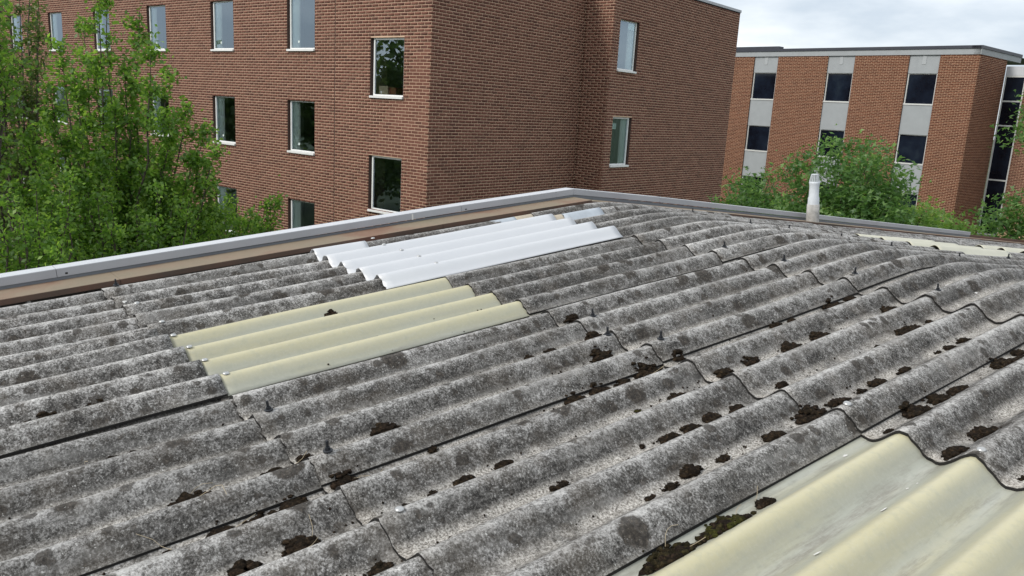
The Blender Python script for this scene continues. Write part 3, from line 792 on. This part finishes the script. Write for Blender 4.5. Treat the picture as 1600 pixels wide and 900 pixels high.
# ------------------------------------------------------------------ moss
def ico(sub=1):
    t = (1+5**.5)/2
    v = [(-1, t, 0), (1, t, 0), (-1, -t, 0), (1, -t, 0), (0, -1, t), (0, 1, t), (0, -1, -t), (0, 1, -t), (t, 0, -1), (t, 0, 1), (-t, 0, -1), (-t, 0, 1)]
    f = [(0, 11, 5), (0, 5, 1), (0, 1, 7), (0, 7, 10), (0, 10, 11), (1, 5, 9), (5, 11, 4), (11, 10, 2), (10, 7, 6), (7, 1, 8), (3, 9, 4), (3, 4, 2), (3, 2, 6), (3, 6, 8), (3, 8, 9), (4, 9, 5), (2, 4, 11), (6, 2, 10), (8, 6, 7), (9, 8, 1)]
    v = [np.array(x)/np.linalg.norm(x) for x in v]
    for _ in range(sub):
        c = {}; nf = []
        def mid(a, b):
            k = (min(a, b), max(a, b))
            if k not in c:
                m = v[a]+v[b]; v.append(m/np.linalg.norm(m)); c[k] = len(v)-1
            return c[k]
        for a, b, d in f:
            x, y, z = mid(a, b), mid(b, d), mid(d, a); nf += [(a, x, z), (b, y, x), (d, z, y), (x, y, z)]
        f = nf
    return np.array(v), np.array(f)
IV, IF = ico(1)
def moss_clump(px, py, wpx, green=0., asp=None, label=None, group=None, name='moss_clump'):
    h = -HW+.015
    i, t = pix2roof(px, py, h)
    # settle into the nearest trough
    it = math.floor(i)+.5
    it = it+np.clip(i-it, -.16, .16)
    near_sky = 15.3 < it < 16 and V3 < t < V2
    if near_sky: it = 15.60
    wp = roofM@Vector(rmap(it*PIT, t, h)); dep = project(wp)[2]
    L = wpx*dep/FPX*1.02; Wd = min(.085 if near_sky else .11, max(.022, L*(asp or .6)))
    L = L*.5; Wd = Wd*.5
    nb = int(np.clip(26*(L*Wd)/.0006*.34+12, 12, 120))
    Vs, Fs, G = [], [], []
    for k in range(nb):
        a = rng.uniform(0, 2*math.pi); r = math.sqrt(rng.uniform(0, 1))*(rng.uniform(.8, 1.1) if rng.uniform() < .8 else rng.uniform(1.0, 1.55))
        x = math.cos(a)*r*Wd; y = math.sin(a)*r*L
        rr = rng.uniform(.18, .72)*min(Wd, .027)*max(.35, 1.25-.6*r)
        v = IV*(1+rng.normal(0, .2, (len(IV), 1)))*rr
        v = v*np.array([1.1, 1.3, .62])
        ii = it+x/PIT
        hz = surf(ii, t+y)+.002+rr*.55
        base_ = rmap(ii*PIT, t+y, hz)
        Fs.append(IF+len(Vs)*len(IV)); Vs.append(v+base_); G.append(np.full(len(IV), np.clip(green*rng.uniform(.2, 1.6), 0, 1) if rng.uniform() < .75 else 0.))
    o0 = rmap(it*PIT, t, h)
    # thin spread of soil under the cushions
    na = 18; rings = []
    wv_ = rng.uniform(.45, 1.25, na)
    for rr_ in (0., .6, 1.):
        for k in range(na):
            a = 2*math.pi*k/na; q = rr_*(wv_[k] if rr_ == 1. else 1.)*.92
            ii = it+math.cos(a)*q*Wd*1.1/PIT; hh = surf(ii, t+math.sin(a)*q*L)+(.004 if rr_ < .5 else .0035 if rr_ < 1 else .001)
            rings.append(rmap(ii*PIT, t+math.sin(a)*q*L*1.1, hh))
    nb0 = sum(len(q) for q in Vs); Vs.append(np.array(rings)); G.append(np.zeros(len(rings)))
    for rr_ in range(2):
        for k in range(na):
            k2 = (k+1) % na; p_ = nb0+rr_*na
            Fs.append(np.array([[p_+k, p_+k2, p_+na+k2], [p_+k, p_+na+k2, p_+na+k]]))
    V = np.concatenate(Vs)-o0
    me = mesh_np(name, V, np.concatenate(Fs), True)
    me.attributes.new('green', 'FLOAT', 'POINT').data.foreach_set('value', np.concatenate(G).astype(np.float32))
    o = link(name, me, MAT['moss'])
    o.matrix_world = roofM@Matrix.Translation(Vector(o0))
    tag(o, label, 'moss', group); return o
special = {
 (1122, 822): 'green topped moss heap on the near yellowed sheet', (1042, 868): 'brown moss heap with dry stalks at the lower edge of the near yellowed sheet',
 (1189, 785): 'round black moss lump alone on the near yellowed sheet', (1535, 682): 'cluster of round moss cushions nearest the right edge above the yellowed sheet',
 (1492, 715): 'dark moss cushion pile just above the upper edge of the near yellowed sheet', (1570, 571): 'large layered moss cushion at the right edge of the roof',
 (1430, 646): 'wide dark moss cushion beside the side lap above the near yellowed sheet', (1468, 627): 'lumpy moss cluster in the middle of three in one trough at right',
 (1497, 614): 'paired round moss cushions, topmost of three in one trough at right', (1265, 655): 'long ragged moss heap under the lap edge left of the yellowed corner sheet',
 (469, 855): 'moss tuft with dry grass stalks in the bottom left trough', (1420, 519): 'long brown moss strip below the wavy lap line at right',
 (512, 496): 'row of moss crumbs on the yellowed sheet in the middle of the roof', (1079, 742): 'upright brown moss lump on the near trough left of the yellowed corner sheet',
 (302, 786): 'flat moss patch with a bent dry stalk in the lower left', (677, 705): 'reddish round moss button by the long side lap',
 (676, 774): 'black round moss ball near the bottom centre', (597, 890): 'moss clump cut by the bottom edge of the picture',
}
ms = [(1222, 606, 24), (1412, 586, 26), (1371, 605, 34), (1345, 616, 20), (1310, 637, 36), (1265, 655, 60), (1570, 571, 60), (1497, 614, 42), (1468, 627, 50), (1430, 646, 56), (1387, 679, 18), (1535, 682, 54), (1492, 715, 50), (1597, 752, 18),
 (1189, 785, 36), (1122, 822, 104, .75), (1042, 868, 118, .18), (1079, 742, 38), (1049, 766, 30), (1130, 720, 24), (1015, 783, 22), (1211, 688, 46), (1113, 656, 40), (1080, 673, 40), (1048, 689, 36), (1151, 641, 30),
 (1057, 620, 30), (997, 642, 11, .8), (1010, 582, 50), (975, 598, 30), (936, 611, 34), (900, 626, 36), (842, 650, 12), (1060, 562, 24), (1132, 587, 34), (1175, 568, 30), (927, 530, 26), (890, 503, 24), (940, 562, 44), (827, 561, 16), (862, 551, 24),
 (604, 678, 46), (677, 705, 18), (676, 774, 20), (634, 794, 14), (787, 729, 30), (727, 755, 34), (876, 764, 32), (1004, 700, 9), (469, 855, 60), (597, 890, 40), (457, 792, 60), (407, 804, 20), (537, 757, 40), (430, 742, 38), (475, 722, 24),
 (302, 786, 66), (216, 817, 17), (260, 864, 22), (280, 859, 8), (345, 835, 44), (395, 813, 28), (380, 890, 46), (179, 717, 20), (211, 708, 18), (375, 709, 28), (137, 782, 22),
 (125, 490, 20), (252, 484, 14), (389, 458, 18), (19, 613, 12), (212, 631, 34), (175, 576, 9, .9), (68, 665, 46), (151, 642, 36), (223, 629, 42), (26, 677, 9, .9),
 (1390, 485, 34), (1420, 519, 58), (1452, 503, 16), (1482, 547, 21), (1505, 537, 24), (1465, 553, 14), (1305, 478, 44), (1330, 467, 24), (1282, 528, 44), (1235, 546, 44), (1317, 516, 11), (1370, 545, 8), (1272, 453, 11), (1592, 551, 26), (1212, 510, 24), (1237, 501, 18), (512, 496, 26)]
NUM = ['zeroth', 'first', 'second', 'third', 'fourth', 'fifth', 'sixth', 'seventh', 'eighth', 'ninth', 'tenth', 'eleventh', 'twelfth', 'thirteenth', 'fourteenth', 'fifteenth', 'sixteenth', 'seventeenth']
info = {}
for x in ms:
    if (x[0], x[1]) in special: continue
    i, t = pix2roof(x[0], x[1], -HW+.015); tr_ = math.floor(i)
    band = 'above the upper lap' if t > V1 else 'below the upper lap' if t > V2 else 'below the middle lap' if t > V3 else 'below the lower lap'
    k = 15-tr_
    where = (NUM[k]+' trough left of the corner skylight') if k > 0 else ('trough at the corner skylight edge' if k == 0 else NUM[-k]+' trough right of the corner skylight edge')
    info.setdefault((where, band), []).append((t, x))
lab = {}
for (where, band), v in info.items():
    v.sort(key=lambda q: -q[0])
    for j, (t, x) in enumerate(v):
        lab[(x[0], x[1])] = ('small moss lump' if x[2] < 25 else 'moss patch')+' in '+where+' '+band+('' if len(v) == 1 else ', '+('topmost' if j == 0 else NUM[j+1]))
for x in ms:
    x = list(x)+[0.]*(4-len(x)); key = (x[0], x[1])
    moss_clump(x[0], x[1], x[2], x[3] or .03, label=special.get(key) or lab[key], group='moss clumps on the grey roof')
# crumbs of moss and grit in the troughs
Vs, Fs, G = [], [], []
IV0, IF0 = ico(0)
for k in range(1500):
    c = int(rng.integers(6, 24)); t = rng.uniform(V3-.9, V1+.3); it = c+.5+rng.normal(0, .10)
    if rng.uniform() < .5: t = (V3 if rng.uniform() < .5 else V2)-abs(rng.normal(0, .35))
    if 15 <= c < 20 and V3-.1 < t < V2+.05: continue
    rr = rng.uniform(.0016, .0055); v = IV0*rr*(1+rng.normal(0, .2, (12, 1)))
    b_ = rmap(it*PIT, t, surf(it, t)+rr*.5); Fs.append(IF0+len(Vs)*12); Vs.append(v+b_); G.append(np.zeros(12))
me = mesh_np('moss_crumbs', np.concatenate(Vs), np.concatenate(Fs), True); me.attributes.new('green', 'FLOAT', 'POINT')
o = link('moss_crumbs', me, MAT['moss']); o.matrix_world = roofM; tag(o, 'tiny moss crumbs scattered through the roof troughs', 'moss', None, 'stuff')
# dry stalks
mb = MB()
def stalk(px, py, ang, ln, h=.02, lift=.03):
    i, t = pix2roof(px, py, -.04); u = i*PIT; bend = rnd.uniform(-.7, .7); lift = rnd.uniform(.004, .03)
    pts = []
    for k in range(6):
        s = k/5*ln; a = ang+bend*(k/5)**2
        uu = u+math.cos(a)*s; tt = t+math.sin(a)*s
        pts.append(tuple(rmap(uu, tt, surf(uu/PIT, tt)+.008+lift*(k/5)**1.5)))
    mb.tube(pts, .0009, 4)
for (x, y, a, l) in ((470, 850, 1.9, .1), (460, 845, .4, .12), (300, 790, 1.2, .14), (290, 782, 2.6, .12), (560, 740, 1., .1), (1150, 800, 2.2, .07), (1120, 815, .9, .06), (1060, 860, 1.5, .08), (1040, 850, 2.4, .07), (1180, 775, 1.9, .05), (215, 850, 1.0, .12), (520, 755, 1.6, .1), (360, 835, 1.2, .09), (440, 735, .9, .1), (1090, 835, 1.7, .06), (1005, 590, 1.3, .1), (140, 735, -.6, .07)): stalk(x, y, a, l)
o = mb.build('dry_stalks', MAT['straw']); o.matrix_world = roofM; tag(o, 'thin dry straw stalks lying among the moss', 'straw', None, 'stuff')
# pale crusts and droppings
mb = MB()
def splat(px, py, wpx):
    h0 = -.02; i, t = pix2roof(px, py, h0); dep = project(roofM@Vector(rmap(i*PIT, t, 0)))[2]; r = wpx*dep/FPX*.5
    n = 11; P = []
    for k in range(n):
        a = 2*math.pi*k/n; q = r*rng.uniform(.45, 1.1); ii = i+q*math.cos(a)*.7/PIT; tt = t+q*math.sin(a)*1.6
        P.append(tuple(rmap(ii*PIT, tt, surf(ii, tt)+.004)))
    cpt = tuple(rmap(i*PIT, t, surf(i, t)+.006))
    for k in range(n): mb.quad(cpt, P[k], P[(k+1) % n])
for (x, y, s_) in ((1382, 793, 16), (1277, 857, 13), (1322, 694, 10), (1350, 419, 6), (1482, 437, 9), (1526, 453, 7), (1275, 525, 0.1), (1015, 477, 10), (712, 752, 0.1), (970, 358, 10), (1024, 367, 5), (955, 330, 9), (940, 331, 7), (1095, 340, 6), (1186, 444, 6), (195, 474, 5), (60, 608, 10), (45, 470, 6), (1420, 748, 6), (1435, 742, 4)): splat(x, y, s_)
o = mb.build('pale_crust', MAT['chalk']); o.matrix_world = roofM; tag(o, 'small chalky white crusts and droppings on the sheets', 'crust', None, 'stuff')

# ------------------------------------------------------------------ trees and shrubs
def leaves(C_, size, mat, name, parent, lobes=1, up=.6):
    n = len(C_); nrm = rng.normal(0, .75, (n, 3)); nrm[:, 2] += up; nrm /= np.linalg.norm(nrm, axis=1)[:, None]
    a = np.cross(nrm, rng.normal(0, 1, (n, 3))); a /= np.linalg.norm(a, axis=1)[:, None]; b = np.cross(nrm, a)
    s = (size*rng.uniform(.6, 1.25, n))[:, None]
    VV, FF = [], []; base = 0
    angs = [0] if lobes == 1 else [0, 1.15, -1.15]
    if lobes == 1:
        V = np.stack([C_-a*s*.5, C_+b*s*.30+nrm*s*.07, C_+a*s*.5, C_-b*s*.30+nrm*s*.07], 1); VV.append(V.reshape(-1, 3)); FF.append(np.arange(4*n).reshape(-1, 4))
    else:
        # palmate leaf: centre plus 3 pointed lobes in one island of quads
        c0 = C_-a*s*.35
        pts = [c0]
        for k, an in enumerate((-1.25, -.62, 0, .62, 1.25)):
            r = (.62, .34, .80, .34, .62)[k]; d = a*math.cos(an)+b*math.sin(an); pts.append(c0+d*s*r-nrm*s*.10*(k != 2))
        V = np.stack(pts, 1); VV.append(V.reshape(-1, 3)); i0 = np.arange(n)*6
        FF.append(np.concatenate([np.stack([i0, i0+1, i0+2, i0+3], 1), np.stack([i0, i0+3, i0+4, i0+5], 1)]))
    me = mesh_np(name, np.concatenate(VV), np.concatenate(FF)); return link(name, me, mat, parent)

def upright_tree(label, x, y, H, n_limb, spread, leaf, nl, mat, lo=.08, seed=1, tilt=(.08, .34), clump=.20, group=None, per=26, nsub=9):
    r = np.random.default_rng(seed)
    root = empty('upright_tree', (x, y, 0), label, 'tree', group)
    mb = MB(); C_ = []
    mb.tube([(0, 0, 0), (.04, 0, H*.25), (-.03, .03, H*.5), (0, 0, H*.8)], [.13, .10, .06, .02], 8)
    for k in range(n_limb):
        z0 = H*r.uniform(lo, .55); az = 2*math.pi*(k/n_limb)+r.uniform(-.4, .4); tl = r.uniform(*tilt)
        ln = (H-z0)*r.uniform(.55, .95)
        ln = min(ln, spread/max(.05, math.sin(tl))*r.uniform(.75, 1.05))
        pts = [np.array([0, 0, z0])]
        nseg = 7
        for s in range(1, nseg+1):
            q = s/nseg; tt = tl*(1.35-.7*q)
            d = np.array([math.sin(tt)*math.cos(az), math.sin(tt)*math.sin(az), math.cos(tt)])
            pts.append(pts[-1]+d*ln/nseg+r.normal(0, .03, 3))
        mb.tube([tuple(p) for p in pts], [.045*(1-s/(nseg+.6)) for s in range(nseg+1)], 5)
        for j in range(nsub):
            q = r.uniform(.22, 1.0); si = min(int(q*nseg), nseg-1); p = pts[si]+(pts[si+1]-pts[si])*(q*nseg-si)
            a2 = az+r.uniform(-1.9, 1.9); t2 = r.uniform(.35, .95); l2 = r.uniform(.25, .75)*(1.15-.6*q)*spread*.75
            d = np.array([math.sin(t2)*math.cos(a2), math.sin(t2)*math.sin(a2), math.cos(t2)])
            e = p+d*l2; mb.tube([tuple(p), tuple(p+d*l2*.5+r.normal(0, .015, 3)), tuple(e)], [.012, .008, .004], 4)
            for m in range(3):
                c = p+d*l2*(.45+.3*m)
                C_.append(c+r.normal(0, clump*.5, (per, 3))*np.array([1, 1, 1.15]))
        C_.append(pts[-1]+r.normal(0, clump*.55, (per, 3))*np.array([.7, .7, 1.6]))
    mb.build('trunk', MAT['bark'], root)
    C_ = np.concatenate(C_)
    if len(C_) > nl: C_ = C_[r.permutation(len(C_))[:nl]]
    leaves(C_, leaf, mat, 'crown', root)
    return root

def round_tree(label, x, y, H, rad, hz, leaf, nclump, per, mat, seed=1, lobes=3, group=None, name='maple_tree', trunk=.10, clump=.22, shell=.55):
    r = np.random.default_rng(seed); root = empty(name, (x, y, 0), label, 'tree' if 'tree' in name else 'shrub', group)
    mb = MB(); C_ = []; cz = H-hz
    mb.tube([(0, 0, 0), (.05, .02, cz*.5), (0, 0, cz)], [trunk, trunk*.75, trunk*.45], 7)
    for k in range(nclump):
        d = r.normal(0, 1, 3); d /= np.linalg.norm(d)
        if d[2] < -.35: d[2] *= -.6
        q = r.uniform(shell, 1.0)**.7*(1+.16*math.sin(3*math.atan2(d[1], d[0])+seed)+.12*math.sin(5*d[2]+seed*2))
        c = np.array([d[0]*rad*q, d[1]*rad*q, cz+d[2]*hz*q])
        if k % 3 == 0:
            m = np.array([c[0]*.4, c[1]*.4, cz*.75+c[2]*.25]); mb.tube([(0, 0, cz*.6), tuple(m), tuple(c)], [trunk*.35, trunk*.2, .006], 4)
        C_.append(c+r.normal(0, clump, (per, 3))*np.array([1, 1, .55]))
    mb.build('trunk', MAT['bark'], root); leaves(np.concatenate(C_), leaf, mat, 'crown', root, lobes, 1.0 if lobes == 3 else .35); return root

def at_px(px, dist):
    d = ray(px, 200); d = d/np.hypot(d[0], d[1]); return d[0]*dist, d[1]*dist
def spire_tree(label, bpx, dist, targets, leaf, mat, seed, per=26, nsub=10, clump=.17, zt=1.2, rad=.035, start=.35, side=.5):
    """tree whose limbs rise from one trunk to given tips (tips given as picture columns and rows at the tree's distance)"""
    r = np.random.default_rng(seed); bx, by = at_px(bpx, dist); root = empty('upright_tree', (bx, by, 0), label, 'tree')
    mb = MB(); C_ = []; B0 = np.array([bx, by, 0.])
    mb.tube([(0, 0, 0), (.03, .02, zt*.5), (0, 0, zt), (.02, 0, zt+1.2)], [.15, .12, .10, .05], 8)
    for (px, py) in targets:
        d = ray(px, py); dd = dist+r.uniform(-1.0, 1.0); tip = CAM+d/np.hypot(d[0], d[1])*dd-B0
        z0 = zt*r.uniform(.7, 1.3); z0 = min(z0, tip[2]-.6); pts = []
        for k in range(9):
            q = k/8; hx = q**.62                                  # out first, then steeply up
            pts.append(np.array([tip[0]*hx, tip[1]*hx, z0+(tip[2]-z0)*q**1.15])+r.normal(0, .035, 3)*(0 < k < 8))
        mb.tube([tuple(p) for p in pts], [rad*(1-.88*k/8) for k in range(9)], 5)
        ln = np.linalg.norm(pts[-1]-pts[0])
        for j in range(nsub):
            q = start+(1-start)*(j+r.uniform(0, 1))/nsub; si = min(int(q*8), 7); p = pts[si]+(pts[si+1]-pts[si])*(q*8-si)
            a2 = r.uniform(0, 2*math.pi); t2 = r.uniform(.4, 1.05); l2 = side*r.uniform(.35, 1.)*(1.25-.85*q)
            d2 = np.array([math.sin(t2)*math.cos(a2), math.sin(t2)*math.sin(a2), math.cos(t2)]); e = p+d2*l2
            mb.tube([tuple(p), tuple(p+d2*l2*.5), tuple(e)], [.009, .006, .003], 4)
            for m in range(2): C_.append(p+d2*l2*(.5+.45*m)+r.normal(0, clump*.5, (per, 3))*np.array([1, 1, .9]))
        C_.append(pts[-1]-np.array([0, 0, .15])+r.normal(0, clump*.45, (per, 3))*np.array([.7, .7, 2.0]))
    mb.build('trunk', MAT['bark'], root); leaves(np.concatenate(C_), leaf, mat, 'crown', root); return root
T1 = [(128, 30), (150, 95), (75, 128), (205, 130), (150, -45), (168, -10), (95, 70), (112, 110), (218, 18), (236, 62), (262, 112), (195, 90), (292, 165), (322, 195), (270, 190), (235, 150), (180, 160), (130, 165), (70, 185), (40, 215), (100, 215), (335, 240), (300, 240), (255, 235), (205, 225), (155, 230), (60, 270), (110, 275), (180, 280), (235, 285), (285, 290), (330, 300), (30, 290), (140, 315), (205, 325), (265, 330), (80, 320), (345, 330)]
spire_tree('bright green bushy upright tree in front of the brown block', 175, 14.5, T1, .082, MAT['leafL'], 4, per=42, nsub=12, clump=.15)
T2 = [(38, -120), (8, -90), (58, -60), (-20, -70), (30, -20), (62, 30), (-5, 20), (-40, -40), (18, 70), (-45, 60), (45, 110), (-10, 130), (25, 160), (-60, 140)]
spire_tree('tall sparse tree with thin vertical stems at the left edge', 22, 16.5, T2, .075, MAT['leafD'], 9, per=22, nsub=14, clump=.13, zt=1.6, side=.34, start=.28)
T3 = [(438, 305), (420, 318), (395, 330), (370, 335), (355, 318), (330, 330), (310, 345), (400, 345), (290, 350), (340, 350)]
spire_tree('low spreading tree with a branch reaching right before the lower windows', 285, 15.8, T3, .082, MAT['leafL'], 14, per=34, nsub=9, clump=.16, zt=1.0, side=.42, start=.3)
r_ = np.random.default_rng(5)
T4 = [(x_+r_.uniform(-14, 14), y_+r_.uniform(-16, 16)) for x_ in range(-30, 120, 27) for y_ in (300, 345, 395)]
spire_tree('low leafy tree beyond the left end of the coping', 40, 12.2, T4, .07, MAT['leafL'], 23, per=30, nsub=8, clump=.15, zt=.7, side=.55, start=.3)
T5 = [(x_+r_.uniform(-12, 12), y_+r_.uniform(-14, 14)) for x_ in range(130, 320, 28) for y_ in (305, 345, 380)]
spire_tree('low leafy tree beyond the coping under the bright upright tree', 215, 13.2, T5, .072, MAT['leafL'], 27, per=26, nsub=8, clump=.15, zt=.7, side=.5, start=.3)
x, y = at_px(120, 18.5); round_tree('dark dense shrub added as shaded backdrop behind the left trees', x, y, 3.6, 3.2, 1.9, .10, 170, 60, MAT['leafD'], seed=3, lobes=1, name='shrub', clump=.26)  # backdrop added, its dark leaves stand in for shaded depth
x, y = at_px(-60, 13); upright_tree('tall tree mostly beyond the left edge of the picture', x, y, 7.0, 20, 1.0, .08, 9000, MAT['leafL'], seed=21, lo=.1, tilt=(.05, .3))
# right side behind the gable
x, y = at_px(1340, 17); round_tree('large broad leaved maple behind the vent pipe', x, y, 4.62, 1.2, 1.7, .118, 260, 52, MAT['leafM'], seed=5, clump=.19)
x, y = at_px(1190, 20); round_tree('small dark maple between the two brick blocks', x, y, 3.8, .85, 1.2, .118, 110, 44, MAT['leafM'], seed=8, clump=.2)
x, y = at_px(1440, 19); round_tree('low light green shrub right of the large maple', x, y, 3.62, 1.0, .95, .10, 130, 50, MAT['leafB'], seed=12, lobes=3, name='shrub', clump=.2)
x, y = at_px(1515, 17.5); round_tree('bright leafy shrub before the stair window', x, y, 3.62, .5, .8, .10, 64, 50, MAT['leafB'], seed=13, name='shrub', clump=.14)
x, y = at_px(1672, 22); round_tree('dark leaved tree at the right edge of the picture', x, y, 6.8, .95, 1.5, .13, 110, 40, MAT['leafM'], seed=17, clump=.22)
x, y = at_px(1655, 20); round_tree('low dark foliage tree at the right edge below the stair window', x, y, 4.2, .9, 1.5, .12, 90, 44, MAT['leafM'], seed=19, clump=.22)
# trees behind the viewer, seen only as reflections in the panes
for k, (x, y, H) in enumerate(((-19, 18.5, 8.4), (-25, 23, 7.0), (-22, 27.5, 7.0), (-28, 15, 8.6))):
    round_tree(['nearest', 'second', 'third', 'farthest'][k]+' of the broad trees reflected in the window panes', x, y, H, 2.3, 3.2, .36, 170, 20, MAT['leafD'], seed=30+k, lobes=1, group='trees seen only as reflections', name='broad_tree', clump=.5, trunk=.18)
for k, (x, y) in enumerate(((-18.5, 20.3), (-21, 25), (-20, 16))):
    round_tree(['nearest', 'middle', 'farthest'][k]+' of the dark shrubs reflected in the lower window panes', x, y, 3.3, 2.2, 1.7, .26, 120, 24, MAT['leafD'], seed=50+k, lobes=1, group='shrubs seen only as reflections', name='shrub', clump=.4, trunk=.08)
